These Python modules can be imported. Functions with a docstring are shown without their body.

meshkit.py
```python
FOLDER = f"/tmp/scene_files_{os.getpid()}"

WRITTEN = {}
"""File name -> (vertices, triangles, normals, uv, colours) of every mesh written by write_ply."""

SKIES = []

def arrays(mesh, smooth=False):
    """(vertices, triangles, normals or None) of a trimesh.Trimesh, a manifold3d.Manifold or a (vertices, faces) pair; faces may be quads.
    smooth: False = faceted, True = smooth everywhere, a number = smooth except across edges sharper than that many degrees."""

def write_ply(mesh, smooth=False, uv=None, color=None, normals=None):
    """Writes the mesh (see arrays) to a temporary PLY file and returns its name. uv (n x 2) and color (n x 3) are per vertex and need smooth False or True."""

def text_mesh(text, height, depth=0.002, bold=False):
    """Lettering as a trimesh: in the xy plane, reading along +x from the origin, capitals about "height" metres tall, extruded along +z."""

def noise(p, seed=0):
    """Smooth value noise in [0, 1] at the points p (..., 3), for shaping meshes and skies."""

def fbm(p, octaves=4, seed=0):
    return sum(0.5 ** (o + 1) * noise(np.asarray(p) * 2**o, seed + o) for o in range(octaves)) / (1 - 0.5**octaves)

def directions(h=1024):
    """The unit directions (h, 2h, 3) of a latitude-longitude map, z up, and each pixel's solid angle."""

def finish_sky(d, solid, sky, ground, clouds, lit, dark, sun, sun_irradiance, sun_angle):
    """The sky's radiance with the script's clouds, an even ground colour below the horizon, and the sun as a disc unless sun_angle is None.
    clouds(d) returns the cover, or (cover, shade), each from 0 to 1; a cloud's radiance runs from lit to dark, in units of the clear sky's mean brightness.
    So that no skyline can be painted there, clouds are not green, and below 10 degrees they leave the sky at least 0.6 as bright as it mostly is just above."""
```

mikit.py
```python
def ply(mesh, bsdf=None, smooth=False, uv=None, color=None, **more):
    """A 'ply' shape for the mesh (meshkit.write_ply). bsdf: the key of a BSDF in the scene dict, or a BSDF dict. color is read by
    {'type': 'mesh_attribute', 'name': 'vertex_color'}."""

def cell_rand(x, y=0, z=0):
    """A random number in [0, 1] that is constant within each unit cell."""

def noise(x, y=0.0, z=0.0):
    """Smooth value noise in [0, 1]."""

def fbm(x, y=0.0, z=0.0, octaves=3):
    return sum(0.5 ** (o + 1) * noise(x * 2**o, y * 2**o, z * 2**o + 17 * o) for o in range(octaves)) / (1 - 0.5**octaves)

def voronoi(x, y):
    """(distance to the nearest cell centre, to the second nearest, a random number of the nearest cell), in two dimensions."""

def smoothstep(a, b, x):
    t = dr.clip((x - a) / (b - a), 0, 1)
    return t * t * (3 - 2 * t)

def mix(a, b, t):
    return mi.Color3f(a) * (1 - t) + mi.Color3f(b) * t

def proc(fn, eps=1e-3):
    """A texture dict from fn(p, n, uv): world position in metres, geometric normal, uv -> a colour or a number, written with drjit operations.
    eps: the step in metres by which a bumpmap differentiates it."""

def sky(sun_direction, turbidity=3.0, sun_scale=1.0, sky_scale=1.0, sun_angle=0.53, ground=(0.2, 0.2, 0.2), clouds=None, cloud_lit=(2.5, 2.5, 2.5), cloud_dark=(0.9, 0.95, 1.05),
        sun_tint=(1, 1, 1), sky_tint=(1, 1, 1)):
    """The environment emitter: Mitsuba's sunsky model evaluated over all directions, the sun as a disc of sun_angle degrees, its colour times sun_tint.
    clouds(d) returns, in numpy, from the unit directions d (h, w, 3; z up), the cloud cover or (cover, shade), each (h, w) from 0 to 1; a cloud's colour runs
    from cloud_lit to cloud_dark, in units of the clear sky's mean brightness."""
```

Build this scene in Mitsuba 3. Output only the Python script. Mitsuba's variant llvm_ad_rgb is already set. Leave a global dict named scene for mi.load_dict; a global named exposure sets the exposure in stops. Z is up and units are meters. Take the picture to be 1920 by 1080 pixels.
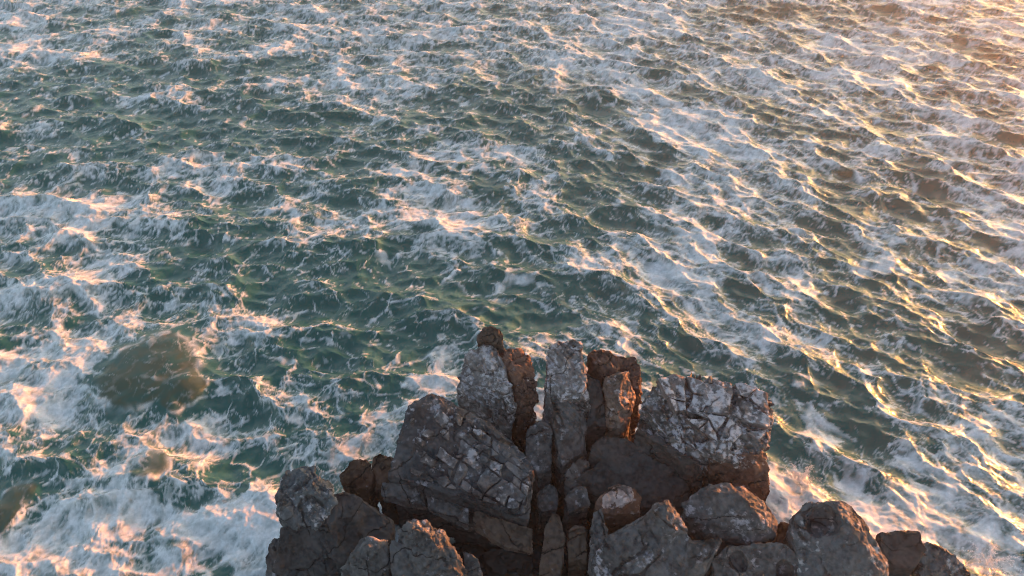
import math, numpy as np, trimesh, manifold3d as m3, mitsuba as mi, drjit as dr, mikit, meshkit
from scipy.spatial import cKDTree
from scipy.ndimage import map_coordinates
from scipy.interpolate import RegularGridInterpolator
import shapely
from shapely.geometry import Polygon, MultiPoint

scene, labels = {}, {}
T = mi.ScalarTransform4f
# ------------------------------------------------------------------ camera, sky, exposure
PITCH, FOV = 38.0, 70.0
scene['camera'] = {'type': 'perspective', 'fov': FOV, 'fov_axis': 'x', 'near_clip': 0.1, 'far_clip': 6000.0,
                   'to_world': T().look_at(origin=[0, 0, 40], target=[0, math.cos(math.radians(PITCH)), 40 - math.sin(math.radians(PITCH))], up=[0, 0, 1])}
SUN_AZ, SUN_EL = 56.0, 6.5          # degrees to the right of the view, degrees above the horizon
sa, se = math.radians(SUN_AZ), math.radians(SUN_EL)
SUN = np.array([math.sin(sa) * math.cos(se), math.cos(sa) * math.cos(se), math.sin(se)])
scene['daylight'] = mikit.sky(SUN.tolist(), turbidity=6.5, sun_scale=2.2, sun_angle=3.0, sky_tint=(0.93, 0.98, 1.12), sun_tint=(1.0, 0.55, 0.40), ground=(0.06, 0.09, 0.10))
exposure = 4.2

# ------------------------------------------------------------------ layout, measured in metres
ROCKS = [
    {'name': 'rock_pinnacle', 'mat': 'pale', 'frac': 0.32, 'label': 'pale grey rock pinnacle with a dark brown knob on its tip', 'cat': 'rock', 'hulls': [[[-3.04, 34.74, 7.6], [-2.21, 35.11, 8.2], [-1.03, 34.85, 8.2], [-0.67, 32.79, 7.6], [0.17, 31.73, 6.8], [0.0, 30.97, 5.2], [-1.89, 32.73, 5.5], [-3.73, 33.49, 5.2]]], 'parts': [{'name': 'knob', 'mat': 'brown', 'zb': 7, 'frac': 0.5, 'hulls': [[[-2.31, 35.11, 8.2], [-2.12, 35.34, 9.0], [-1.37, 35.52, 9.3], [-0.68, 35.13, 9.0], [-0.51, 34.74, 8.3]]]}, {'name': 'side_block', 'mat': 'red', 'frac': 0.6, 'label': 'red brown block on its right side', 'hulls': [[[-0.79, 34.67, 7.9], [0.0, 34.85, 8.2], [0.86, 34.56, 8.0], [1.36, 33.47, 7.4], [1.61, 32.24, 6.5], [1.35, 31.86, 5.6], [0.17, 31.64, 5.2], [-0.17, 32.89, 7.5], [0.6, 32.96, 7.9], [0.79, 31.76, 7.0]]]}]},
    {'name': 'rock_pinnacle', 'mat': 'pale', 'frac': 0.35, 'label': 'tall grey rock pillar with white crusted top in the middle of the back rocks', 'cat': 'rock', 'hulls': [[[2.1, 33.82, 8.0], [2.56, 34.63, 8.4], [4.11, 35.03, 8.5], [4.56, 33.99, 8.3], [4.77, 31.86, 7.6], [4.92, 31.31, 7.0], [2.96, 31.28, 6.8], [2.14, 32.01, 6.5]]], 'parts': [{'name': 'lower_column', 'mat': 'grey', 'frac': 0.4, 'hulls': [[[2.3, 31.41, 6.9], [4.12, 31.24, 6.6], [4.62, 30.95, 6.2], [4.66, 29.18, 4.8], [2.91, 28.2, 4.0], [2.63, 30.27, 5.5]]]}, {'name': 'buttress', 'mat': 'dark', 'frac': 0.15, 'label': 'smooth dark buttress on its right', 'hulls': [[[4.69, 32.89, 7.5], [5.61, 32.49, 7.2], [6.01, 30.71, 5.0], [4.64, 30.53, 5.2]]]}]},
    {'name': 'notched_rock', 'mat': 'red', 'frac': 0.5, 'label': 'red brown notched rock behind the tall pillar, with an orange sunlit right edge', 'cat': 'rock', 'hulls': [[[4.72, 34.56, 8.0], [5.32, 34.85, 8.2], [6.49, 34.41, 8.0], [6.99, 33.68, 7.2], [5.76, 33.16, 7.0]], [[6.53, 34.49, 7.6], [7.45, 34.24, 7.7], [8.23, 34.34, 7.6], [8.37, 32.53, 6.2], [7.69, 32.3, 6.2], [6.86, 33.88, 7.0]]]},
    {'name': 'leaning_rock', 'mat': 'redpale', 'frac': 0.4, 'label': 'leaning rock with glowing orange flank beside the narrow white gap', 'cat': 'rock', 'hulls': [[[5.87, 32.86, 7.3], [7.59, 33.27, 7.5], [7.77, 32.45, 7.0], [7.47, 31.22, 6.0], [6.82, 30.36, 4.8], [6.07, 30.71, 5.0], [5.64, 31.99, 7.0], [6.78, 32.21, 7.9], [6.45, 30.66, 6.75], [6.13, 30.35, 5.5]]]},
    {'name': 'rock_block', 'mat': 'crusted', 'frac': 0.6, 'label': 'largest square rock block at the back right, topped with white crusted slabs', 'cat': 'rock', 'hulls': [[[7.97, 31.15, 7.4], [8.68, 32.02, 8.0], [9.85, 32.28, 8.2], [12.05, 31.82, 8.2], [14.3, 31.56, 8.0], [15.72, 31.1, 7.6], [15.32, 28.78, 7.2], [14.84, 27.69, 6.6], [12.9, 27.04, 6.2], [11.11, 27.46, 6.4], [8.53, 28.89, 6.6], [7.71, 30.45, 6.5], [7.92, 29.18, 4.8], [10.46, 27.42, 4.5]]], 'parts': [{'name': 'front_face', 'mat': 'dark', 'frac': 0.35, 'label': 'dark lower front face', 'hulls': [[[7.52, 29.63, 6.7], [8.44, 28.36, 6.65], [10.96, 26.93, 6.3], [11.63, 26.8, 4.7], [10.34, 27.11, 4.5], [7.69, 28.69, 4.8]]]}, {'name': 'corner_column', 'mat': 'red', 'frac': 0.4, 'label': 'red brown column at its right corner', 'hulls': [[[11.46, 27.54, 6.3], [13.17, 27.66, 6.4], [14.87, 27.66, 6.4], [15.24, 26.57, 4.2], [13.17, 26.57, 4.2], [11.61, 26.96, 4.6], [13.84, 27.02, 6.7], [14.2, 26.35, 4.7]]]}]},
    {'name': 'fractured_slab', 'mat': 'slate', 'frac': 0.12, 'label': 'large tilted dark slab covered with pale cracked blocks, left of the pillars', 'cat': 'rock', 'hulls': [[[-6.29, 30.46, 7.2], [-5.36, 31.15, 7.5], [-4.24, 31.16, 7.3], [-0.96, 29.48, 6.4], [0.78, 27.87, 5.9], [1.24, 27.02, 5.5], [0.91, 24.58, 4.1], [-1.83, 25.4, 4.6], [-7.11, 26.72, 5.4], [-6.78, 28.42, 6.2]]]},
    {'name': 'rock_ledge', 'mat': 'grey', 'frac': 0.22, 'label': 'long broken ledge of grey blocks along the foot of the tilted slab', 'cat': 'rock', 'thick': 0.6, 'hulls': [[[-5.12, 26.28, 4.5], [-2.46, 25.47, 4.1], [-2.46, 24.77, 3.3], [-4.95, 25.61, 3.9]]], 'parts': [{'name': 'block', 'mat': 'grey', 'frac': 0.22, 'thick': 0.6, 'hulls': [[[-7.59, 26.61, 4.8], [-6.69, 26.73, 4.9], [-5.22, 26.35, 4.5], [-5.02, 25.68, 3.9], [-7.6, 26.05, 4.3]]]}, {'name': 'block', 'mat': 'brown', 'frac': 0.3, 'thick': 0.45, 'hulls': [[[-2.34, 25.36, 4.0], [1.22, 24.46, 3.5], [1.3, 23.5, 2.6], [-0.3, 23.61, 2.7], [-2.27, 24.73, 3.2]]]}]},
    {'name': 'boulder', 'mat': 'wetblack', 'frac': 0.15, 'label': 'boulder in the gap under the broken ledge, shade painted into its near black colour', 'cat': 'boulder', 'hulls': [[[-1.76, 24.94, 0.6], [0.0, 24.99, 0.8], [1.27, 24.41, 0.6], [1.41, 23.01, -0.2], [-1.88, 23.06, -0.3]]]},
    {'name': 'boulder', 'mat': 'rust', 'frac': 0.5, 'label': 'small rusty boulder at the left edge behind the dome, touching the surf', 'cat': 'boulder', 'hulls': [[[-10.37, 27.69, 4.4], [-9.59, 28.2, 4.9], [-8.66, 28.36, 4.9], [-8.11, 27.49, 4.4], [-8.56, 26.79, 3.7], [-9.87, 27.18, 3.9]]]},
    {'name': 'boulder', 'mat': 'rust', 'frac': 0.5, 'label': 'small dark rusty boulder wedged against the upper left corner of the tilted slab', 'cat': 'boulder', 'hulls': [[[-8.42, 28.48, 4.9], [-7.71, 28.6, 5.1], [-7.02, 28.2, 5.0], [-7.0, 26.99, 4.3], [-8.03, 26.76, 4.1]]]},
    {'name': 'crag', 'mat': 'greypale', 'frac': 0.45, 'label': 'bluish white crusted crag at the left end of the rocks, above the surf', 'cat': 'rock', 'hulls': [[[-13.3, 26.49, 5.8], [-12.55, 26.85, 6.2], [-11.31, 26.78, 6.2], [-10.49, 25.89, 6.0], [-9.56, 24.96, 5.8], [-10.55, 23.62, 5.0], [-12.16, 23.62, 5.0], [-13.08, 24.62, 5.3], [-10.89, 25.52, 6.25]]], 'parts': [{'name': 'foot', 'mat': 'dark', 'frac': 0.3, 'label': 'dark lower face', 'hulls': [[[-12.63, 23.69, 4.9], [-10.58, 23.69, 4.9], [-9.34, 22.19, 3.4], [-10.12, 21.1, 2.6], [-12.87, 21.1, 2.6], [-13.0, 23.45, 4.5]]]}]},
    {'name': 'domed_rock', 'mat': 'dark', 'frac': 0.12, 'label': 'smooth dark domed rock to the right of the white crusted crag', 'cat': 'rock', 'hulls': [[[-10.67, 25.25, 5.4], [-9.61, 25.46, 5.7], [-8.09, 25.07, 5.4], [-6.79, 24.41, 4.6], [-6.61, 23.72, 4.1], [-7.88, 22.19, 3.4], [-9.55, 22.01, 3.7], [-10.79, 23.26, 4.8]]]},
    {'name': 'boulder', 'mat': 'grey', 'frac': 0.3, 'label': 'small grey boulder in the bottom left corner of the rocks, against the surf', 'cat': 'boulder', 'hulls': [[[-13.76, 23.43, 3.4], [-13.04, 23.78, 3.7], [-12.37, 23.51, 3.7], [-11.89, 22.49, 2.9], [-12.11, 21.55, 1.8], [-13.65, 21.55, 1.8]]]},
    {'name': 'peaked_rock', 'mat': 'grey', 'frac': 0.4, 'label': 'peaked grey rock with orange sunlit crest at the bottom, left of the black gap', 'cat': 'rock', 'hulls': [[[-5.82, 21.78, 7.6], [-5.14, 22.06, 8.0], [-4.33, 22.06, 8.0], [-3.08, 21.35, 7.6], [-2.41, 20.72, 6.8], [-2.27, 19.89, 6.0], [-4.23, 19.29, 5.8], [-5.61, 20.65, 6.9], [-4.8, 21.15, 8.35], [-3.53, 20.6, 8.15], [-2.83, 20.13, 7.5]]], 'parts': [{'name': 'smooth_face', 'mat': 'grey', 'frac': 0.15, 'hulls': [[[-6.13, 21.24, 7.3], [-5.5, 21.17, 7.4], [-4.51, 20.19, 6.7], [-4.09, 19.15, 5.8], [-5.95, 19.21, 5.7]]]}, {'name': 'shoulder', 'mat': 'grey', 'frac': 0.4, 'hulls': [[[-7.82, 21.43, 7.0], [-7.33, 21.61, 7.2], [-6.38, 21.55, 7.1], [-6.07, 20.49, 6.2], [-6.42, 19.43, 5.3], [-8.39, 19.65, 4.9], [-8.86, 20.71, 5.6], [-8.32, 21.21, 6.4], [-7.18, 20.87, 7.5], [-6.49, 20.81, 7.4]]]}, {'name': 'spur', 'mat': 'slate', 'frac': 0.2, 'hulls': [[[-2.48, 20.96, 6.8], [-1.75, 20.78, 6.6], [-1.49, 20.29, 5.8], [-1.62, 19.6, 5.0], [-2.42, 19.63, 5.2]]]}]},
    {'name': 'rock_fin', 'mat': 'slate', 'frac': 0.2, 'label': 'thin upright slab standing along the right edge of the cracked slab', 'cat': 'rock', 'hulls': [[[0.19, 27.72, 5.5], [0.79, 27.95, 5.7], [1.0, 27.18, 5.3], [0.83, 24.96, 3.7], [0.12, 25.18, 3.9]]]},
    {'name': 'rock_fin', 'mat': 'grey', 'frac': 0.3, 'label': 'broad grey blue fin between the cracked slab and the tall pillar', 'cat': 'rock', 'hulls': [[[0.82, 30.27, 5.4], [1.82, 30.78, 5.8], [2.53, 30.18, 5.5], [2.43, 28.2, 4.0], [1.61, 27.72, 3.6], [0.81, 28.69, 4.4]]]},
    {'name': 'rock_fin', 'mat': 'grey', 'frac': 0.3, 'label': 'short grey fin just below the foot of the tall pillar', 'cat': 'rock', 'hulls': [[[3.12, 27.61, 4.5], [4.0, 28.28, 4.9], [4.74, 28.2, 4.8], [4.63, 27.29, 3.9], [3.51, 27.02, 3.6]]]},
    {'name': 'rock_fin', 'mat': 'grey', 'frac': 0.3, 'label': 'small grey lump left of the flat topped stump', 'cat': 'rock', 'hulls': [[[3.0, 26.49, 3.7], [3.64, 26.95, 4.1], [4.42, 26.88, 4.1], [4.56, 26.03, 3.3], [3.3, 25.81, 3.1]]]},
    {'name': 'rock_fin', 'mat': 'brown', 'frac': 0.3, 'label': 'tall brownish grey finger rising from the dark gap near the bottom centre', 'cat': 'rock', 'hulls': [[[1.84, 24.77, 3.3], [2.46, 25.36, 3.9], [2.91, 25.07, 3.8], [3.04, 24.03, 3.1], [2.85, 22.24, 1.7], [1.44, 22.19, 1.5]]]},
    {'name': 'rock_fin', 'mat': 'brown', 'frac': 0.3, 'label': 'short blunt finger directly left of the big jagged rock', 'cat': 'rock', 'hulls': [[[3.21, 24.6, 3.4], [3.83, 24.81, 3.6], [4.37, 24.6, 3.4], [4.34, 23.25, 2.2], [3.19, 23.25, 2.2]]]},
    {'name': 'rock_fin', 'mat': 'grey', 'frac': 0.3, 'label': 'low dark fin in the shade below the broad grey blue fin', 'cat': 'rock', 'hulls': [[[1.45, 27.24, 3.2], [2.25, 27.52, 3.6], [2.82, 27.21, 3.5], [2.87, 26.27, 2.7], [1.59, 26.16, 2.6]]]},
    {'name': 'long_boulder', 'mat': 'dark', 'frac': 0.1, 'label': 'long smooth dark boulder shaped like a lying seal, in front of the square block', 'cat': 'boulder', 'hulls': [[[4.83, 29.09, 5.5], [5.49, 29.42, 5.7], [7.11, 29.34, 5.6], [7.86, 28.64, 5.2], [7.33, 27.97, 4.8], [5.11, 28.2, 5.0], [4.64, 28.44, 5.2]], [[5.76, 28.44, 5.2], [7.98, 28.36, 5.2], [9.75, 27.57, 4.8], [10.49, 26.76, 4.1], [10.29, 25.96, 3.4], [7.5, 25.78, 3.4], [5.98, 26.65, 4.0], [3.81, 27.26, 4.2]]]},
    {'name': 'stump_rock', 'mat': 'red', 'frac': 0.2, 'label': 'red brown stump of rock with a flat pale pink top', 'cat': 'rock', 'flare': 1.0, 'hulls': [[[4.71, 25.18, 5.0], [5.42, 25.9, 5.3], [6.26, 26.12, 5.4], [7.01, 25.9, 5.3], [7.43, 25.54, 4.9], [7.4, 24.93, 4.1], [5.7, 24.58, 4.6], [4.87, 24.69, 4.7]]], 'parts': [{'name': 'flat_top', 'mat': 'pinkcap', 'frac': 0.4, 'zb': 4.3, 'label': 'pale pink flat top', 'hulls': [[[5.0, 25.15, 5.05], [5.53, 25.87, 5.4], [6.25, 26.08, 5.5], [6.99, 25.87, 5.4], [7.16, 25.58, 5.15], [6.63, 25.11, 5.0], [5.69, 24.69, 4.95], [5.16, 24.79, 4.95]]]}]},
    {'name': 'jagged_rock', 'mat': 'grey', 'frac': 0.25, 'label': 'big jagged grey rock at the bottom centre with a pointed spike to the right', 'cat': 'rock', 'hulls': [[[4.2, 21.59, 4.4], [4.82, 22.67, 5.1], [5.89, 23.06, 5.5], [7.65, 23.81, 6.2], [8.08, 23.91, 6.3], [8.72, 23.91, 6.3], [9.16, 23.08, 5.8], [9.51, 22.38, 5.4], [9.25, 20.88, 4.3], [7.24, 20.31, 4.0], [4.17, 20.53, 3.6]], [[7.6, 23.67, 6.4], [8.17, 23.96, 6.8], [8.78, 23.89, 6.7], [9.33, 22.76, 5.8], [7.93, 22.41, 5.6], [8.16, 23.18, 7.0], [8.66, 22.49, 6.2]], [[4.44, 24.34, 5.2], [4.98, 24.54, 5.4], [5.29, 23.59, 4.8], [4.85, 21.71, 4.2], [4.23, 21.71, 4.2]]], 'parts': [{'name': 'spike', 'mat': 'grey', 'frac': 0.15, 'zb': 2.2, 'hulls': [[[9.2, 22.31, 5.5], [10.33, 22.34, 5.6], [11.13, 22.41, 5.6], [11.04, 22.22, 5.4], [10.21, 21.18, 4.3], [8.83, 20.88, 4.3]]]}]},
    {'name': 'boulder', 'mat': 'grey', 'frac': 0.12, 'label': 'large rounded grey boulder below the square block, with an orange lit crown', 'cat': 'boulder', 'hulls': [[[9.53, 24.97, 5.2], [10.51, 25.46, 5.7], [11.73, 25.78, 6.0], [13.05, 25.63, 6.0], [14.27, 24.86, 5.6], [14.84, 24.2, 4.9], [14.65, 23.59, 4.3], [12.96, 23.12, 4.0], [10.65, 23.59, 4.3], [9.7, 24.34, 4.7], [11.38, 24.98, 6.15], [12.66, 24.81, 6.2], [13.57, 24.12, 5.9], [14.0, 23.52, 5.15]]]},
    {'name': 'hollowed_rock', 'mat': 'grey', 'frac': 0.3, 'label': 'low grey rock with dark hollows at the bottom, right of the pointed spike', 'cat': 'rock', 'hulls': [[[10.74, 21.96, 4.3], [11.97, 22.7, 4.8], [13.29, 22.86, 4.9], [15.04, 22.67, 4.6], [15.65, 21.95, 3.8], [15.16, 20.77, 2.9], [10.98, 20.72, 3.0]]], 'bites': [[12.21, 21.92, 4.1, 0.5], [14.71, 21.75, 3.6, 0.55], [13.25, 21.23, 3.7, 0.4]]},
    {'name': 'boulder', 'mat': 'rust', 'frac': 0.6, 'label': 'small rusty red boulder wedged between the rounded boulder and the hollow topped rock', 'cat': 'boulder', 'hulls': [[[15.11, 24.77, 3.3], [15.99, 24.99, 3.5], [16.38, 24.45, 3.0], [16.0, 23.74, 2.5], [14.93, 23.88, 2.7]]]},
    {'name': 'cupped_rock', 'mat': 'greypale', 'frac': 0.06, 'label': 'smooth grey rock with a deep bowl in its top and an orange right edge', 'cat': 'rock', 'hulls': [[[15.44, 23.99, 5.6], [16.11, 24.39, 6.0], [17.86, 24.53, 6.2], [18.54, 24.32, 6.1], [19.26, 23.35, 5.4], [20.26, 22.02, 4.2], [19.97, 20.66, 3.1], [15.28, 20.55, 3.3], [15.3, 23.06, 4.6], [17.65, 23.63, 6.35], [18.26, 22.72, 5.85], [19.22, 21.46, 4.7]]], 'bites': [[17.0, 23.55, 5.55, 0.8], [16.51, 23.35, 5.4, 0.6]]},
    {'name': 'boulder', 'mat': 'dark', 'frac': 0.2, 'label': 'low dark boulder right of the cupped rock at the edge of the surf', 'cat': 'boulder', 'hulls': [[[20.88, 24.35, 3.3], [21.9, 24.39, 3.5], [23.23, 24.32, 3.5], [23.53, 23.55, 2.8], [22.88, 22.85, 2.2], [21.7, 22.81, 2.1], [20.99, 23.34, 2.6]]]},
    {'name': 'boulder', 'mat': 'greypale', 'frac': 0.5, 'label': 'rightmost low boulder, its broken right side running into golden spray', 'cat': 'boulder', 'hulls': [[[23.25, 24.1, 2.9], [24.12, 24.2, 3.0], [25.35, 23.84, 2.5], [26.39, 23.16, 1.7], [26.36, 22.06, 0.6], [23.36, 21.89, 0.9]]]},
]
FOAM = [[np.float64(-58.64), np.float64(94.71), 10.86, 9.95, -0.5], [np.float64(-40.42), np.float64(80.38), 15.4, 7.09, -0.6], [np.float64(-27.21), np.float64(87.11), 8.16, 6.36, -0.3], [np.float64(0.0), np.float64(89.54), 9.72, 7.46, -0.5], [np.float64(6.91), np.float64(68.98), 6.34, 5.13, -0.5], [np.float64(12.32), np.float64(66.21), 4.49, 3.77, -0.3], [np.float64(-14.23), np.float64(71.9), 4.74, 6.65, -0.4], [np.float64(-22.09), np.float64(56.09), 7.53, 3.89, -0.4], [np.float64(-34.34), np.float64(63.59), 2.45, 3.06, -0.4], [np.float64(-15.45), np.float64(52.77), 6.27, 4.81, -0.5], [np.float64(-8.76), np.float64(48.95), 6.92, 3.65, -0.55], [np.float64(-1.86), np.float64(49.69), 6.51, 4.46, -0.6], [np.float64(3.16), np.float64(47.17), 2.7, 2.44, -0.4], [np.float64(-15.12), np.float64(46.14), 4.44, 3.4, -0.4], [np.float64(-13.72), np.float64(41.07), 4.58, 2.96, -0.5], [np.float64(-27.85), np.float64(41.07), 3.95, 4.45, -1.2], [np.float64(-24.56), np.float64(38.23), 1.4, 1.64, -0.8], [np.float64(-24.78), np.float64(31.69), 1.81, 1.43, -0.8], [np.float64(-32.17), np.float64(27.98), 1.36, 2.18, -1], [np.float64(2.64), np.float64(60.63), 5.28, 3.83, -0.35], [np.float64(-39.14), np.float64(46.14), 4.44, 2.04, -0.3], [np.float64(42.9), np.float64(127.54), 10.95, 6.3, -0.4], [np.float64(14.13), np.float64(41.07), 4.99, 2.37, -0.35], [np.float64(25.36), np.float64(37.68), 3.56, 2.69, -0.2], [np.float64(-34.89), np.float64(39.34), 3.65, 3.96, 0.5], [np.float64(-33.79), np.float64(73.74), 14.48, 2.75, 0.45], [np.float64(-48.2), np.float64(65.15), 4.98, 3.16, 0.3], [np.float64(-7.88), np.float64(54.4), 2.96, 2.08, 0.4], [np.float64(-7.32), np.float64(66.75), 4.5, 6.55, 0.4], [np.float64(-43.23), np.float64(61.6), 6.94, 3.92, 0.25], [np.float64(-23.85), np.float64(27.19), 7.73, 3.11, 0.5], [np.float64(-16.8), np.float64(26.05), 2.64, 2.98, 0.45], [np.float64(-19.62), np.float64(33.16), 3.33, 2.36, 0.3], [np.float64(-6.18), np.float64(40.48), 2.06, 2.62, 0.4], [np.float64(18.54), np.float64(29.61), 1.75, 2.31, 0.8], [np.float64(23.49), np.float64(27.98), 3.06, 1.39, 0.5], [np.float64(20.96), np.float64(120.71), 19.22, 13.17, 0.35], [np.float64(32.71), np.float64(32.69), 2.94, 2.79, 0.35], [np.float64(20.67), np.float64(84.78), 7.34, 5.34, 0.3], [np.float64(7.03), np.float64(56.09), 4.01, 3.46, 0.25], [np.float64(16.22), np.float64(56.96), 3.05, 3.53, 0.25], [np.float64(45.19), np.float64(75.01), 15.27, 27.14, 0.05], [np.float64(14.68), np.float64(46.14), 5.78, 2.71, 0.3], [np.float64(24.53), np.float64(26.43), 3.98, 2.27, 0.3], [np.float64(8.84), np.float64(35.6), 1.15, 1.52, 1], [np.float64(1.77), np.float64(37.15), 0.79, 1.59, 1], [np.float64(-82.89), np.float64(128.99), 9.21, 8.75, 0.3], [np.float64(-23.52), np.float64(126.13), 13.57, 8.44, 0.3], [np.float64(-33.51), np.float64(45.47), 5.29, 1.2, 0.6], [np.float64(-33.53), np.float64(41.67), 1.26, 3.62, 0.5], [np.float64(-23.84), np.float64(44.16), 1.52, 1.93, 0.5], [np.float64(-22.88), np.float64(35.09), 2.29, 1.49, 0.4], [np.float64(-23.39), np.float64(26.05), 8.57, 2.61, 0.35], [np.float64(-16.79), np.float64(28.37), 2.05, 2.42, 0.4], [np.float64(-13.33), np.float64(33.16), 3.33, 1.41, 0.3], [np.float64(-5.4), np.float64(41.07), 1.66, 2.37, 0.4], [np.float64(-46.94), np.float64(87.11), 22.45, 12.02, -0.28], [np.float64(8.24), np.float64(44.16), 5.2, 1.93, -0.1], [np.float64(4.17), np.float64(89.54), 10.41, 8.3, -0.15], [np.float64(17.3), np.float64(37.15), 7.86, 3.18, -0.15]]
BROWN = [[np.float64(-28.04), np.float64(40.48), 3.51, 3.79, 1], [np.float64(-24.56), np.float64(38.23), 1.4, 1.64, 1], [np.float64(-32.17), np.float64(27.98), 1.09, 1.91, 1.0], [np.float64(-24.78), np.float64(31.69), 1.81, 1.43, 0.55], [np.float64(5.96), np.float64(98.4), 8.94, 6.68, 0.35], [np.float64(42.9), np.float64(127.54), 10.95, 6.3, 0.6], [np.float64(71.58), np.float64(108.68), 4.82, 3.32, 0.5], [np.float64(36.55), np.float64(71.3), 1.76, 2.38, 0.6], [np.float64(-48.15), np.float64(78.98), 6.33, 4.13, 0.25]]
BULGE = [[np.float64(-28.27), np.float64(41.07), 3.95, 4.45, 0.85], [np.float64(-24.56), np.float64(38.23), 1.4, 1.64, 0.4], [np.float64(-32.17), np.float64(27.98), 1.53, 2.18, 0.3], [np.float64(-24.78), np.float64(31.69), 1.81, 1.43, 0.6], [np.float64(-25.09), np.float64(30.24), 2.82, 0.69, 0.5]]
SLAB = [[-6.1, 30.12, 7.1], [-4.23, 31.03, 7.3], [1.24, 27.02, 5.5], [0.91, 24.72, 4.15], [-7.12, 26.87, 5.45]]
CAP = [[8.66, 31.83, 8.0], [9.83, 32.18, 8.2], [12.03, 31.72, 8.2], [14.28, 31.47, 8.0], [15.59, 30.96, 7.6], [15.23, 28.78, 7.2], [14.38, 27.8, 6.7], [11.79, 27.88, 6.6], [9.53, 29.73, 7.3]]
AWASH = []
SPRAY = [[18.94, 30.02, 0.3, 1.2], [28.25, 24.13, 0.2, 1.5]]

# ------------------------------------------------------------------ materials
noise, fbm, voro, smoothstep, mix = mikit.noise, mikit.fbm, mikit.voronoi, mikit.smoothstep, mikit.mix


def sea_color(p, n, uv):
    f = dr.clip(uv.x, 0, 1)
    b = dr.clip(uv.y, 0, 1)
    water = mix((0.013, 0.068, 0.056), (0.042, 0.056, 0.028), b)
    g = noise(p.x * 6.0, p.y * 6.0) * 0.6 + noise(p.x * 15.0, p.y * 15.0) * 0.4
    f2 = dr.clip(f * (0.78 + 0.44 * g), 0, 1)
    return mix(water, (0.74, 0.75, 0.76), f2)


def sea_rough(p, n, uv):
    return 0.27 + 0.16 * dr.clip(uv.x, 0, 1)


scene['sea_material'] = {'type': 'twosided', 'bsdf': {'type': 'principled', 'base_color': mikit.proc(sea_color), 'roughness': mikit.proc(sea_rough), 'specular': 0.44}}


scene['spray_material'] = {'type': 'principled', 'base_color': {'type': 'rgb', 'value': [0.8, 0.8, 0.8]}, 'roughness': 0.4, 'specular': 0.4}


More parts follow.
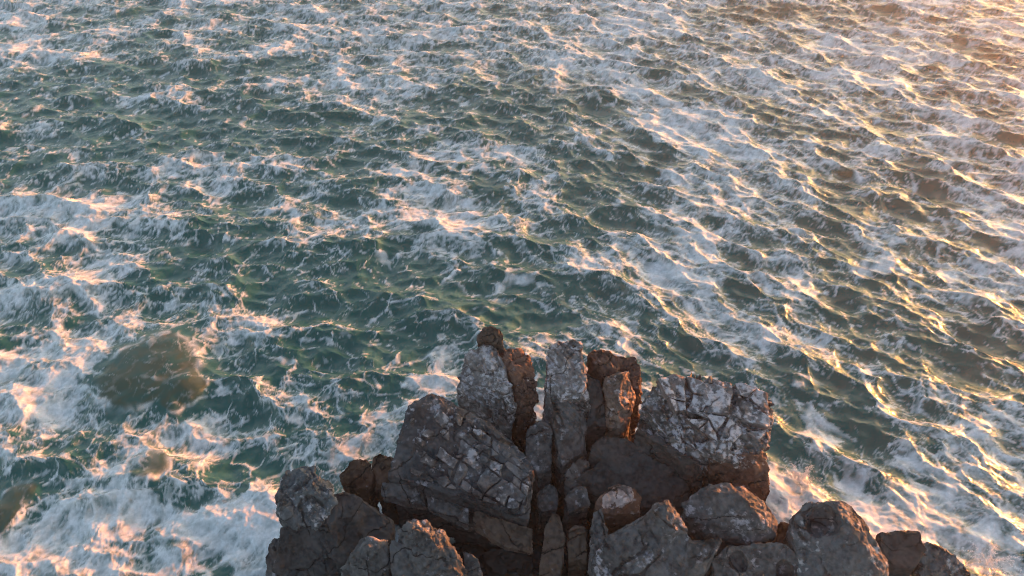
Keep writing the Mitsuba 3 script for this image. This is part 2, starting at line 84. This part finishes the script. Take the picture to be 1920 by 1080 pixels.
def rock_bsdf(lo, hi, crust, crust_amount, rust):
    def cracks(p):
        w = fbm(p.x * 0.9 + 50, p.y * 0.9, p.z * 0.9, 3) * 0.55
        c1 = dr.abs(noise(p.x * 0.80 + p.y * 0.35 + w, p.y * 0.45 - w, p.z * 0.25 + 20) - 0.5)
        c2 = dr.abs(noise(p.x * 0.35 - w + 9, p.y * 0.35, p.z * 1.1 - p.x * 0.3 + w) - 0.5)
        here = smoothstep(0.46, 0.60, noise(p.x * 0.7 + 3, p.y * 0.7 + 8, p.z * 0.6))
        there = smoothstep(0.46, 0.60, noise(p.x * 0.7 + 43, p.y * 0.7 + 18, p.z * 0.6))
        return dr.maximum(smoothstep(0.022, 0.006, c1) * here, smoothstep(0.024, 0.006, c2) * there)

    def color(p, n, uv):
        a = fbm(p.x * 0.9, p.y * 0.9, p.z * 0.7, 4)
        fine = fbm(p.x * 5.0, p.y * 5.0, p.z * 4.0 + 9, 3)
        c = mix(lo, hi, smoothstep(0.25, 0.75, 0.55 * a + 0.45 * fine))
        r = smoothstep(0.52, 0.68, fbm(p.x * 0.55 + 31, p.y * 0.55, p.z * 0.5 + 7, 3)) * rust
        c = mix(c, (0.16, 0.070, 0.040), r * (0.5 + 0.5 * fine))
        up = smoothstep(0.15, 0.75, n.z)
        mott = fbm(p.x * 5.0, p.y * 5.0, p.z * 3.5, 4)
        k = smoothstep(0.98 - crust_amount, 1.13 - crust_amount, fbm(p.x * 1.3 + 3, p.y * 1.3 + 11, p.z * 1.0, 4) * 0.55 + mott * 0.45)
        k = k * (0.45 + 0.55 * smoothstep(0.35, 0.6, mott))
        c = mix(c, crust, k * (0.06 + 0.94 * up) * 0.8)
        c = c * (1 - 0.7 * cracks(p))
        wet = smoothstep(2.4, 0.6, p.z + 1.2 * (a - 0.5))
        return c * (1 - 0.55 * wet)

    def height(p, n, uv):
        return fbm(p.x * 3.2, p.y * 3.2, p.z * 3.2, 4) * 0.6 + 0.4 * dr.abs(noise(p.x * 5, p.y * 5, p.z * 5) - 0.5) - 0.30 * cracks(p)

    def rough(p, n, uv):
        return 0.40 + 0.38 * smoothstep(1.2, 3.2, p.z + 1.6 * (fbm(p.x * 0.9, p.y * 0.9, p.z * 0.7, 3) - 0.5))

    base = {'type': 'principled', 'base_color': mikit.proc(color), 'roughness': mikit.proc(rough), 'specular': 0.4}
    return {'type': 'twosided', 'bsdf': {'type': 'bumpmap', 'arbitrary': mikit.proc(height, eps=0.01), 'scale': 0.34, 'bsdf': base}}


CRUST = (0.36, 0.33, 0.35)
KINDS = {'wetblack': ((0.008, 0.0075, 0.007), (0.022, 0.019, 0.017), (0.03, 0.03, 0.03), 0.1, 0.1),  # near black: the shade of the deep gaps is put into this colour
         'crusted': ((0.035, 0.032, 0.031), (0.13, 0.118, 0.112), (0.46, 0.42, 0.43), 0.54, 0.15),
         'grey': ((0.031, 0.030, 0.031), (0.116, 0.109, 0.109), CRUST, 0.42, 0.24),
         'slate': ((0.024, 0.025, 0.028), (0.076, 0.077, 0.082), CRUST, 0.42, 0.15),
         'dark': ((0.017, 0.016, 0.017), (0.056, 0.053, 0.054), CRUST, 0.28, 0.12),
         'pale': ((0.065, 0.058, 0.056), (0.20, 0.18, 0.175), (0.48, 0.44, 0.45), 0.56, 0.12),
         'greypale': ((0.038, 0.039, 0.042), (0.120, 0.122, 0.126), (0.42, 0.39, 0.39), 0.45, 0.20),
         'red': ((0.050, 0.030, 0.025), (0.16, 0.085, 0.062), (0.42, 0.36, 0.35), 0.40, 0.80),
         'redpale': ((0.08, 0.052, 0.042), (0.22, 0.15, 0.12), (0.45, 0.39, 0.39), 0.46, 0.6),
         'brown': ((0.038, 0.027, 0.022), (0.115, 0.080, 0.062), CRUST, 0.34, 0.3),
         'rust': ((0.034, 0.020, 0.014), (0.115, 0.060, 0.034), CRUST, 0.30, 0.85),
         'block': ((0.035, 0.033, 0.035), (0.145, 0.138, 0.143), (0.36, 0.34, 0.36), 0.46, 0.10),
         'slabcap': ((0.045, 0.042, 0.042), (0.18, 0.165, 0.168), (0.48, 0.45, 0.47), 0.56, 0.30),
         'pinkcap': ((0.26, 0.18, 0.165), (0.45, 0.33, 0.30), (0.54, 0.43, 0.41), 0.5, 0.05)}
for k, v in KINDS.items():
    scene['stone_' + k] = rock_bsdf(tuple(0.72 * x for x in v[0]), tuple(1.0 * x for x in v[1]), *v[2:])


# ------------------------------------------------------------------ helpers
def numbered(name):
    """name, or name_001, ... when the key, or a part's key that starts with it, is taken."""
    taken = lambda k: k in scene or k in labels
    if not taken(name):
        return name
    i = 1
    while taken(f'{name}_{i:03d}'):
        i += 1
    return f'{name}_{i:03d}'


def add(key, mesh, mat, smooth=True, **tags):
    key = numbered(key)
    scene[key] = mikit.ply(mesh, mat, smooth=smooth)
    if tags:
        labels[key] = tags
    return key


def to_trimesh(m):
    mm = m.to_mesh()
    return trimesh.Trimesh(np.array(mm.vert_properties[:, :3], float), np.array(mm.tri_verts, int), process=False)


def to_manifold(t):
    return m3.Manifold(m3.Mesh(np.asarray(t.vertices, np.float32), np.asarray(t.faces, np.uint32)))


JOINTS = [(np.array([0.80, 0.52, 0.30]), 0.85), (np.array([-0.50, 0.80, -0.33]), 1.25), (np.array([-0.30, -0.12, 0.94]), 1.1)]   # the outcrop's three joint sets


def weather(m, frac, seed, edge=0.108, rough=1.0, soften=2):
    """Chips the block along flat planes, cuts the outcrop's joints into it, pits and roughens it."""
    rng = np.random.default_rng(seed)
    p = np.array(m.to_mesh().vert_properties[:, :3], float)
    size = p.max(0) - p.min(0)
    for _ in range(int(18 * frac)):
        n = rng.normal(size=3); n[2] = abs(n[2]) * 0.9 - 0.1; n /= np.linalg.norm(n)
        reach = (p @ n).max()
        cut = rng.uniform(0.02, 0.12) * min(size[0], size[1], 3.0)
        m = m.trim_by_plane((-n).tolist(), float(-(reach - cut)))
    rough = rough * float(np.clip(min(size[0], size[1]) / 3.0, 0.62, 1.0))
    t = to_trimesh(m.refine_to_length(0.22))
    trimesh.smoothing.filter_taubin(t, lamb=0.5, nu=0.5, iterations=soften)
    t = to_trimesh(to_manifold(t).refine_to_length(edge))
    p, n = np.array(t.vertices), np.array(t.vertex_normals)
    wob = np.stack([meshkit.fbm(p / 1.3 + o, 3, 7) for o in (0, 40, 80)], -1) - 0.5
    q = p + 0.55 * wob
    d = 0.40 * (meshkit.fbm(q / 2.0 + 5, 3, seed + 1) - 0.5) + 0.34 * (0.35 - np.abs(2 * meshkit.fbm(q / [0.8, 0.8, 1.5], 4, seed + 2) - 1))
    for k, (jn, gap) in enumerate(JOINTS):
        u = (q @ (jn / np.linalg.norm(jn))) / gap + 0.9 * meshkit.noise(p / 3.1, 50 + k)
        cell = np.floor(u)
        fr = np.abs(u - np.round(u)) * gap
        rnd = meshkit.noise(np.stack([cell * 1.0, cell * 0 + k * 9, np.floor(meshkit.noise(p / 2.3, 33 + k) * 4) * 1.0], -1), 11)
        fade = np.clip((meshkit.noise(p / 1.7 + 20 * k, 60) - 0.30) / 0.2, 0, 1)
        f2 = np.abs(u * 2.7 - np.round(u * 2.7)) * gap / 2.7
        d -= 0.07 * (0.4 + frac) * np.clip((meshkit.noise(p / 0.9 + 7 * k, 61) - 0.42) / 0.15, 0, 1) * np.exp(-(f2 / 0.045) ** 2)
        d += frac * (0.34 * (rnd - 0.5) - 0.17 * fade * np.exp(-(fr / 0.065) ** 2))
    s = np.array([0.8, 0.8, 1.4])
    lo, hi = p.min(0) - s, p.max(0) + s
    sites = rng.uniform(lo, hi, (max(8, int(np.prod((hi - lo) / s))), 3))
    tilt = rng.normal(0, 0.34, sites.shape)
    dist, i = cKDTree(sites / s).query(q / s, k=2)
    d += frac * 0.7 * ((q - sites[i[:, 0]]) * tilt[i[:, 0]]).sum(1) - frac * 0.07 * np.exp(-((dist[:, 1] - dist[:, 0]) / 0.09) ** 2)
    pit = meshkit.noise(q / 0.5 + 70, seed + 5)
    d -= 0.22 * np.clip(pit - 0.66, 0, 1) / 0.34 * (0.25 + frac)
    d += 0.10 * (meshkit.fbm(p / 0.3 + 9, 2, seed + 3) - 0.5)
    t.vertices = p + n * (d * rough - 0.06)[:, None]
    keep = t.vertices[t.faces][:, :, 2].max(1) > -0.7
    t.update_faces(keep)
    t.remove_unreferenced_vertices()
    return t


def stone(hulls, zb=-1.0, flare=0.94, bites=(), thick=None):
    parts = []
    for pts in hulls:
        a = np.array(pts, float)
        c = a.mean(0)
        b = c + (a - c) * flare
        b[:, 2] = zb if thick is None else a[:, 2] - thick
        parts.append(m3.Manifold.hull_points(np.vstack([a, b])))
    m = m3.Manifold.batch_boolean(parts, m3.OpType.Add) if len(parts) > 1 else parts[0]
    for x, y, z, r in bites:
        m = m - m3.Manifold.sphere(r, 32).scale([1, 1.1, 1.2]).translate([x, y, z])
    return m


# ------------------------------------------------------------------ the rocks
keys = []
for i, r in enumerate(ROCKS):
    key = numbered(r['name'])
    mesh = weather(stone(r['hulls'], r.get('zb', -1.0), r.get('flare', 0.94), r.get('bites', ()), r.get('thick')), r['frac'], 11 * i + 3)
    scene[key] = mikit.ply(mesh, 'stone_' + r['mat'], smooth=38)
    labels[key] = {'label': r['label'], 'category': r['cat']}
    keys.append(key)
    for j, q in enumerate(r.get('parts', [])):
        mesh = weather(stone(q['hulls'], q.get('zb', -1.0), thick=q.get('thick')), q['frac'], 11 * i + 5 + 2 * j, rough=1.1 if q['name'] in ('flat_top', 'knob') else 1.0,
                       edge=0.07 if q['name'] in ('flat_top', 'knob') else 0.104, soften=2)
        add(key + '__' + q['name'], mesh, 'stone_' + q['mat'], smooth=38, **({'label': q['label']} if 'label' in q else {}))


def paving(corners, size, keep, thick, lift, seed, axis=None, stagger=1.0, jitter=0.17, merge=0.3, tip=0.10, bumpy=0.30):
    """Cracked pieces lying on a plane: a list of meshes."""
    rng = np.random.default_rng(seed)
    a = np.array(corners, float)
    c = a.mean(0)
    A = np.c_[a[:, :2] - c[:2], np.ones(len(a))]
    sx, sy, s0 = np.linalg.lstsq(A, a[:, 2], rcond=None)[0]
    nz = np.array([-sx, -sy, 1.0]); nz /= np.linalg.norm(nz)
    ux = np.cross([0, 1, 0], nz); ux /= np.linalg.norm(ux)
    uy = np.cross(nz, ux)
    o = np.array([c[0], c[1], s0])
    flat = np.c_[(a - o) @ ux, (a - o) @ uy]
    if axis is not None:                                       # courses run along this direction
        e1 = np.array([np.dot(np.r_[axis, 0], ux), np.dot(np.r_[axis, 0], uy)]); e1 /= np.linalg.norm(e1)
        ux, uy = ux * e1[0] + uy * e1[1], uy * e1[0] - ux * e1[1]
        flat = np.c_[(a - o) @ ux, (a - o) @ uy]
    poly = MultiPoint(flat).convex_hull.buffer(-0.10)
    x0, y0, x1, y1 = poly.bounds
    nx, ny = int((x1 - x0) / size[0]) + 2, int((y1 - y0) / size[1]) + 2
    gx, gy = np.meshgrid(np.arange(nx + 1) * size[0] + x0 - 0.3, np.arange(ny + 1) * size[1] + y0 - 0.3, indexing='ij')
    gx = gx + (np.arange(ny + 1) * 0.37 % 0.6)[None] * size[0] * stagger + rng.normal(0, jitter, gx.shape) * size[0]
    gy = gy + rng.normal(0, jitter, gy.shape) * size[1]
    cells, used = [], set()
    for ii in range(nx):
        for jj in range(ny):
            if (ii, jj) in used:
                continue
            di = 2 if rng.uniform() < merge and ii + 1 < nx and (ii + 1, jj) not in used else 1
            dj = 2 if rng.uniform() < merge and jj + 1 < ny and di == 1 and (ii, jj + 1) not in used else 1
            used |= {(ii + p_, jj + q_) for p_ in range(di) for q_ in range(dj)}
            ring = [(ii, jj), (ii + di, jj), (ii + di, jj + dj), (ii, jj + dj)]
            cells.append(Polygon([(gx[p_], gy[p_]) for p_ in ring]).buffer(0))
    out = []
    for cell in cells:
        cell = cell.intersection(poly)
        if cell.is_empty or cell.geom_type != 'Polygon' or cell.area < 0.25 * size[0] * size[1]:
            continue
        cx, cy = cell.centroid.coords[0]
        worn = 1 - keep((cx - x0) / (x1 - x0), (cy - y0) / (y1 - y0))
        if rng.uniform() < worn * 0.7:
            continue
        cell = cell.buffer(-rng.uniform(0.02, 0.05) - 0.16 * worn * rng.uniform() ** 2)
        cell = cell.buffer(-0.04).buffer(0.04, quad_segs=3) if not cell.is_empty else cell
        if cell.is_empty or cell.geom_type != 'Polygon' or cell.area < 0.03:
            continue
        th = rng.uniform(*thick)
        m = m3.CrossSection([np.array(shapely.geometry.polygon.orient(cell).exterior.coords)[:-1]]).extrude(th + 0.5)
        t = to_trimesh(m.refine_to_length(0.15))
        trimesh.smoothing.filter_taubin(t, iterations=5)
        v = np.array(t.vertices); v[:, 2] += -0.5 + lift
        v[:, 2] += (v[:, 0] - cx) * rng.normal(0, tip) + (v[:, 1] - cy) * rng.normal(0, tip)
        w = o + v[:, :1] * ux + v[:, 1:2] * uy + v[:, 2:] * nz
        w = w + nz * (bumpy * (meshkit.fbm(w / 0.55, 4, seed) - 0.5))[:, None] + (0.22 * (np.stack([meshkit.fbm(w / 0.4 + q, 2, seed) for q in (0, 30, 60)], -1) - 0.5))
        t.vertices = w
        out.append(t)
    return out


SLABKEEP = lambda u, v: min(1.0, max(0.25, 0.15 + 1.0 * u))
for t in paving(SLAB, (0.72, 0.58), lambda u, v: SLABKEEP(u, v), (0.03, 0.15), 0.15, 5, axis=np.array(SLAB[2][:2]) - SLAB[1][:2]):
    add('fractured_slab__block', t, 'stone_block', smooth=40)
for t in paving(CAP, (1.5, 1.0), lambda u, v: 0.97, (0.03, 0.22), 0.14, 8, axis=np.array([1.0, -0.35]), jitter=0.28, merge=0.3, tip=0.05, bumpy=0.36):
    add('rock_block__slab', t, 'stone_slabcap', smooth=40)

# the rock foot between and below the rocks; near black colour paints gap shade
foot = [(-7.6, 22), (-6, 25.5), (-2.2, 27.5), (-2, 33), (2.6, 33), (6, 30.5), (9.5, 28), (9.3, 24), (12, 20), (13.5, 17), (14, 4), (-13, 4), (-9, 16)]
m = m3.CrossSection([np.array(shapely.geometry.polygon.orient(Polygon(foot)).exterior.coords)[:-1]]).extrude(1.6, scale_top=[0.9, 0.95]).translate([0, 0, -1.3])
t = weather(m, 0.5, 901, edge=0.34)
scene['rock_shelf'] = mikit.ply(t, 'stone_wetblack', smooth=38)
labels['rock_shelf'] = {'label': 'wet rock floor between and under the rocks, gap shade put into its near black colour', 'kind': 'structure'}

# ------------------------------------------------------------------ the sea
rock_xy = np.vstack([np.array(h)[:, :2] for r in ROCKS for h in r['hulls'] + [g for q in r.get('parts', []) for g in q['hulls']]])
rock_area = shapely.union_all([MultiPoint([p[:2] for p in h]).convex_hull for r in ROCKS for h in r['hulls']] + [Polygon(foot)])


def spectrum(n, length, peak, direction, spread, power, seed, low=0.0):
    """Random sea surface on an n x n tile: height and horizontal (choppy) displacement, height scaled to unit deviation."""
    rng = np.random.default_rng(seed)
    k = np.fft.fftfreq(n, length / n) * 2 * np.pi
    kx, ky = np.meshgrid(k, k, indexing='ij')
    kk = np.hypot(kx, ky); kk[0, 0] = 1
    c = (kx * direction[0] + ky * direction[1]) / kk
    s = kk ** -power * np.exp(-((2 * np.pi / peak) / kk) ** 2) * ((1 - spread) * np.abs(c) ** 6 + spread) * np.exp(-(kk * length / n * 0.5) ** 2)
    s[kk < low] = 0; s[0, 0] = 0
    a = np.fft.fft2(rng.normal(size=(n, n))) * np.sqrt(s)
    h = np.fft.ifft2(a).real
    dx, dy = np.fft.ifft2(-1j * a * kx / kk).real, np.fft.ifft2(-1j * a * ky / kk).real
    g = h.std()
    return h / g, dx / g, dy / g


def unit(x, y):
    return np.array([x, y]) / math.hypot(x, y)


def sample(field, x, y, length):
    n = len(field)
    return map_coordinates(field, [x / length * n, y / length * n], order=1, mode='grid-wrap')


# a fan of rows and columns, finer near the rocks and coarser far out
NR, NA = 785, 1250
CY = -10.0
r = 23.0 * np.exp(np.linspace(0, math.log(188 / 23.0), NR))
ang = np.radians(np.linspace(-55, 55, NA))
R, A = np.meshgrid(r, ang, indexing='ij')
X, Y = (R * np.sin(A)).ravel(), (CY + R * np.cos(A)).ravel()

swell_l = spectrum(1024, 256.0, 9.0, unit(-0.10, -1.0), 0.20, 4.0, 1)
swell_r = spectrum(1024, 256.0, 8.0, unit(-0.75, -0.80), 0.12, 4.0, 2)
chop_l = spectrum(1024, 90.0, 2.0, unit(0.05, -1.0), 0.30, 4.0, 3)
chop_r = spectrum(1024, 90.0, 2.0, unit(-0.70, -0.75), 0.18, 4.0, 4)
ripple = spectrum(1024, 41.0, 0.8, unit(-0.3, -0.9), 0.35, 3.6, 5)
wr = 1 / (1 + np.exp(-(X - 0.12 * Y + 2) / 7.0))
wl = np.sqrt(1 - wr ** 2 * 0.999)
wl, wr = (1 - wr) / np.hypot(wr, 1 - wr), wr / np.hypot(wr, 1 - wr)
H = np.zeros_like(X); DX = np.zeros_like(X); DY = np.zeros_like(X)
near = shapely.distance(shapely.points(X, Y), rock_area)
calm = 0.45 + 0.55 * np.clip(near / 10, 0, 1)
for (l, rgt), length, amp in (((swell_l, swell_r), 256.0, 0.26), ((chop_l, chop_r), 90.0, 0.020), ((ripple, ripple), 41.0, 0.013)):
    wls, wrs = (wl, wr) if l is not rgt else (1.0, 0.0)
    f = [sample(a_, X, Y, length) * wls + (sample(b_, X, Y, length) * wrs if l is not rgt else 0) for a_, b_ in zip(l, rgt)]
    if length == 256.0:
        big = f[0]
    if length == 90.0:
        mid = f[0]
    amp = amp * calm
    H += amp * f[0]; DX -= 0.8 * amp * f[1]; DY -= 0.8 * amp * f[2]


def bumps(spec, x, y, sharp=2.0):
    out = np.zeros_like(x)
    for cx, cy, rx, ry, w in spec:
        d = ((x - cx) / rx) ** 2 + ((y - cy) / ry) ** 2
        m_ = d < 9
        out[m_] += w * np.exp(-d[m_] ** (sharp / 2) * 0.9)
    return out




def gfield(scale, power, seed, length=128.0, n=1024, high=None):
    """A smooth random field on a tile, unit deviation; detail falls off above 1 / scale."""
    rng = np.random.default_rng(seed)
    k = np.fft.fftfreq(n, length / n)
    kk = np.hypot(*np.meshgrid(k, k, indexing='ij')) * scale
    amp = 1 / (1 + kk ** 2) ** (power / 2) * np.exp(-(kk / scale * length / n * 1.2) ** 2) * np.clip(kk / 0.25, 0, 1)
    f = np.fft.ifft2(np.fft.fft2(rng.normal(size=(n, n))) * amp).real
    return f / f.std()


def at(field, x, y, length=128.0):
    return sample(field, x, y, length)


def swirl(x, y, scale, amount, seed, steps=5):
    """The points carried along the eddies of a random current."""
    psi = gfield(scale, 4.0, seed)
    c = 128.0 / len(psi)
    u, v = np.gradient(psi, c, axis=1), -np.gradient(psi, c, axis=0)
    g = math.sqrt((u ** 2 + v ** 2).mean())
    u, v = u / g, v / g
    for _ in range(steps):
        x, y = x + amount / steps * at(u, x, y), y + amount / steps * at(v, x, y)
    return x, y


bx, by = swirl(X, Y, 9.0, 0.6, 51)
ax, ay = swirl(X, Y, 2.2, 0.35, 52)
bx, by = bx + (ax - X), by + (ay - Y)
mx, my = X + 0.45 * (bx - X), Y + 0.45 * (by - Y)
bulge = bumps(BULGE, mx, my, 3.5)
brown = bumps(BROWN, mx, my, 6.0)
ring = np.clip(0.55 + 0.5 * at(gfield(1.6, 3.0, 68), bx, by), 0, 1) * np.exp(-((brown - 0.36) / 0.16) ** 2) * np.clip(bumps(BULGE, mx, my, 2.0) * 8, 0, 1)
brown = np.clip((brown - 0.25) / 0.35, 0, 1) * np.clip(0.75 + 0.25 * at(gfield(1.5, 3.0, 66), bx, by), 0.3, 1)
quiet = 1 - 0.85 * np.clip(bulge / 0.4, 0, 1)
H = H * quiet + bulge * 0.9
DX *= quiet; DY *= quiet

st = 0.5 + 0.5 * np.tanh((X - 4) / 9)                     # streakier on the right
# how much foam there is: patches, the wave tops, the surf round the rocks
A1, A2, A3 = gfield(9.0, 3.0, 61), gfield(3.0, 3.0, 62), gfield(1.2, 2.6, 63)
dens = 0.22 + 0.18 * at(A1, bx, by) + 0.08 * at(A2, bx, by)
dens += 0.02 * at(A3, bx, by) - 0.05 * st
dens += bumps(FOAM, bx, by, 2.4) * 0.74
dens += 0.04 * np.clip(X / 25, -0.2, 1.0) + 0.04 * np.clip((Y - 60) / 60, 0, 1)
dens += 0.07 * np.clip(big, -1.2, 1.8) + 0.05 * np.clip(mid, -1, 2)
dens += 0.62 * np.exp(-(near / 1.9) ** 2) * np.clip(0.7 + 0.5 * at(A3, X, Y), 0.1, 1.3)
dens = np.clip(dens, 0, 1.3)


def web(x, y, cell, seed, sx=1.0, sy=1.0):
    """Distance from the borders of warped cells: foam gathers on these lines."""
    rng = np.random.default_rng(seed)
    x, y = x / (cell * sx), y / (cell * sy)
    lo, hi = np.array([x.min(), y.min()]) - 2, np.array([x.max(), y.max()]) + 2
    sites = rng.uniform(lo, hi, (int(np.prod(hi - lo)), 2))
    d, _ = cKDTree(sites).query(np.c_[x, y], k=2, workers=-1)
    return d[:, 1] - d[:, 0]


smooth = lambda a_, b_, v_: (lambda t_: t_ * t_ * (3 - 2 * t_))(np.clip((v_ - a_) / (b_ - a_), 0, 1))
W1, W2, W3 = [(gfield(s_, 3.2, 21 + k_), gfield(s_, 3.2, 31 + k_)) for k_, s_ in enumerate((4.2, 1.4, 0.6))]
wx, wy = X + 0.26 * at(W1[0], X, Y), Y + 0.26 * at(W1[1], X, Y)
wx, wy = wx + 0.07 * at(W2[0], wx, wy), wy + 0.07 * at(W2[1], wx, wy)
fx, fy = wx + 0.030 * at(W3[0], X, Y), wy + 0.030 * at(W3[1], X, Y)
sx_, sy_ = (fx - fy) * 0.55, (fx + fy) * 0.82           # long cells that run down to the right
qx, qy = fx * (1 - st) + sx_ * st, fy * (1 - st) + sy_ * st
n1, n2, n3 = [at(gfield(s_, p_, 71 + k_), wx, wy) for k_, (s_, p_) in enumerate(((2.6, 3.0), (1.0, 2.8), (0.4, 2.6)))]
dl = dens + 0.065 * n1 + 0.03 * n2
foam = np.zeros_like(X)
for cell, seed, lo_, hi_, alpha in ((1.6, 81, -0.30, 1.1, 0.74), (0.66, 82, -0.15, 1.05, 0.64), (0.30, 83, -0.05, 1.05, 0.52)):
    g = web(qx, qy, cell, seed, 1.15, 0.95)
    w_ = np.clip((dl + 0.06 * at(gfield(cell * 1.6, 3.0, seed + 9), wx, wy) - lo_) / (hi_ - lo_), 0.0, 1.35) ** 1.6 * 0.40 + 0.022 * np.clip(dl * 4, 0, 1)
    layer = (1 - smooth(w_ * 0.45, w_ * 1.0 + 0.02, g)) * smooth(0.015, 0.05, w_)
    foam = 1 - (1 - foam) * (1 - alpha * layer * np.clip(0.74 + 0.14 * n2 + 0.12 * n3, 0.2, 1))
crest = smooth(0.2, 1.2, 0.6 * big + 0.7 * mid - 1.5 + 0.30 * n2 + 0.25 * n3) * np.clip(dens + 0.3, 0, 1) * 0.7
film = 0.36 * smooth(0.14, 0.62, dl + 0.09 * n2 + 0.05 * n3)
thick = smooth(0.85, 1.25, dl + 0.05 * n3) * 0.75
foam = 1 - (1 - foam) * (1 - crest) * (1 - thick) * (1 - film) * (1 - 0.75 * ring)
foam = np.clip(foam, 0, 1) * (1 - 0.92 * brown) * 0.84
H[shapely.contains_xy(Polygon(foot).buffer(-0.8), X, Y)] -= 1.3
H += 0.06 * foam + 0.020 * foam * n3

V = np.stack([X + DX, Y + DY, H], -1)
i, j = np.meshgrid(np.arange(NR - 1), np.arange(NA - 1), indexing='ij')
a = (i * NA + j).ravel()
Fq = np.stack([a, a + 1, a + NA + 1, a + NA], -1)
Fq = np.vstack([Fq[:, [0, 1, 2]], Fq[:, [0, 2, 3]]])
fz = np.cross(V[Fq[0, 1]] - V[Fq[0, 0]], V[Fq[0, 2]] - V[Fq[0, 0]])[2]
if fz < 0:
    Fq = Fq[:, ::-1]
# water out to the horizon, a little lower than the wave troughs
ro = np.concatenate([[0.0], np.geomspace(5, 5000, 60)])
ao = np.linspace(0, 2 * np.pi, 97)
RO, AO = np.meshgrid(ro, ao, indexing='ij')
VO = np.stack([RO * np.cos(AO), RO * np.sin(AO) + 20, np.full_like(RO, -1.6)], -1).reshape(-1, 3)
i, j = np.meshgrid(np.arange(60), np.arange(96), indexing='ij')
a = (i * 97 + j).ravel()
FO = np.vstack([np.stack([a, a + 97, a + 98], -1), np.stack([a, a + 98, a + 1], -1)])
UV = np.vstack([np.c_[foam, brown], np.tile([0.15, 0.0], (len(VO), 1))])
scene['sea'] = mikit.ply((np.vstack([V, VO]), np.vstack([Fq, FO + len(V)])), 'sea_material', smooth=True, uv=UV)
labels['sea'] = {'label': 'choppy dark green sea laced with white foam', 'kind': 'structure'}
print('triangles', sum(len(meshkit.WRITTEN[d['filename']][1]) for d in scene.values() if d.get('type') == 'ply'), 'rocks', sum(len(meshkit.WRITTEN[d['filename']][1]) for k, d in scene.items() if d.get('type') == 'ply' and k != 'sea'))

# ------------------------------------------------------------------ air
scene['air'] = {'type': 'homogeneous', 'albedo': 0.95, 'sigma_t': 0.00058, 'phase': {'type': 'hg', 'g': 0.8}}
scene['haze'] = {'type': 'cube', 'to_world': T().translate([0, 20, 19.2]).scale([5200, 5200, 22.0]), 'bsdf': {'type': 'null'}, 'interior': {'type': 'ref', 'id': 'air'}}
labels['haze'] = {'label': 'thin warm sea haze in the evening air', 'kind': 'stuff'}
scene['camera']['medium'] = {'type': 'ref', 'id': 'air'}

# ------------------------------------------------------------------ spray thrown up where the swell meets the rocks
for cx, cy, cz, size in SPRAY:
    rng = np.random.default_rng(int(abs(cx) * 100))
    n = 1500
    jet = rng.integers(0, 26, n)
    th, up = rng.uniform(0, 2 * np.pi, 26), rng.uniform(0.25, 1.0, 26)
    reach = rng.uniform(0.4, 1.3, 26) * size
    u = rng.uniform(0.05, 1, n) ** 0.8
    x = cx + reach[jet] * u * np.cos(th[jet]) + rng.normal(0, 0.05, n) * (0.4 + u)
    y = cy + reach[jet] * u * np.sin(th[jet]) + rng.normal(0, 0.05, n) * (0.4 + u)
    z = cz + 1.6 * size * up[jet] * u * (1.25 - u) + rng.normal(0, 0.05, n)
    oct_v = np.array([[1, 0, 0], [-1, 0, 0], [0, 1, 0], [0, -1, 0], [0, 0, 1], [0, 0, -1]], float)
    oct_f = np.array([[0, 2, 4], [2, 1, 4], [1, 3, 4], [3, 0, 4], [2, 0, 5], [1, 2, 5], [3, 1, 5], [0, 3, 5]])
    rad = rng.uniform(0.012, 0.045, n) * (1.2 - 0.6 * u)
    v = (np.stack([x, y, z], -1)[:, None] + oct_v[None] * rad[:, None, None]).reshape(-1, 3)
    f = (oct_f[None] + 6 * np.arange(n)[:, None, None]).reshape(-1, 3)
    k = numbered('sea_spray')
    scene[k] = mikit.ply((v, f), 'spray_material', smooth=True)
    labels[k] = {'label': 'fan of golden spray bursting ' + ('beside the rightmost low boulder' if cx > 18 else 'between the large rounded boulder and the cupped rock'), 'kind': 'stuff'}
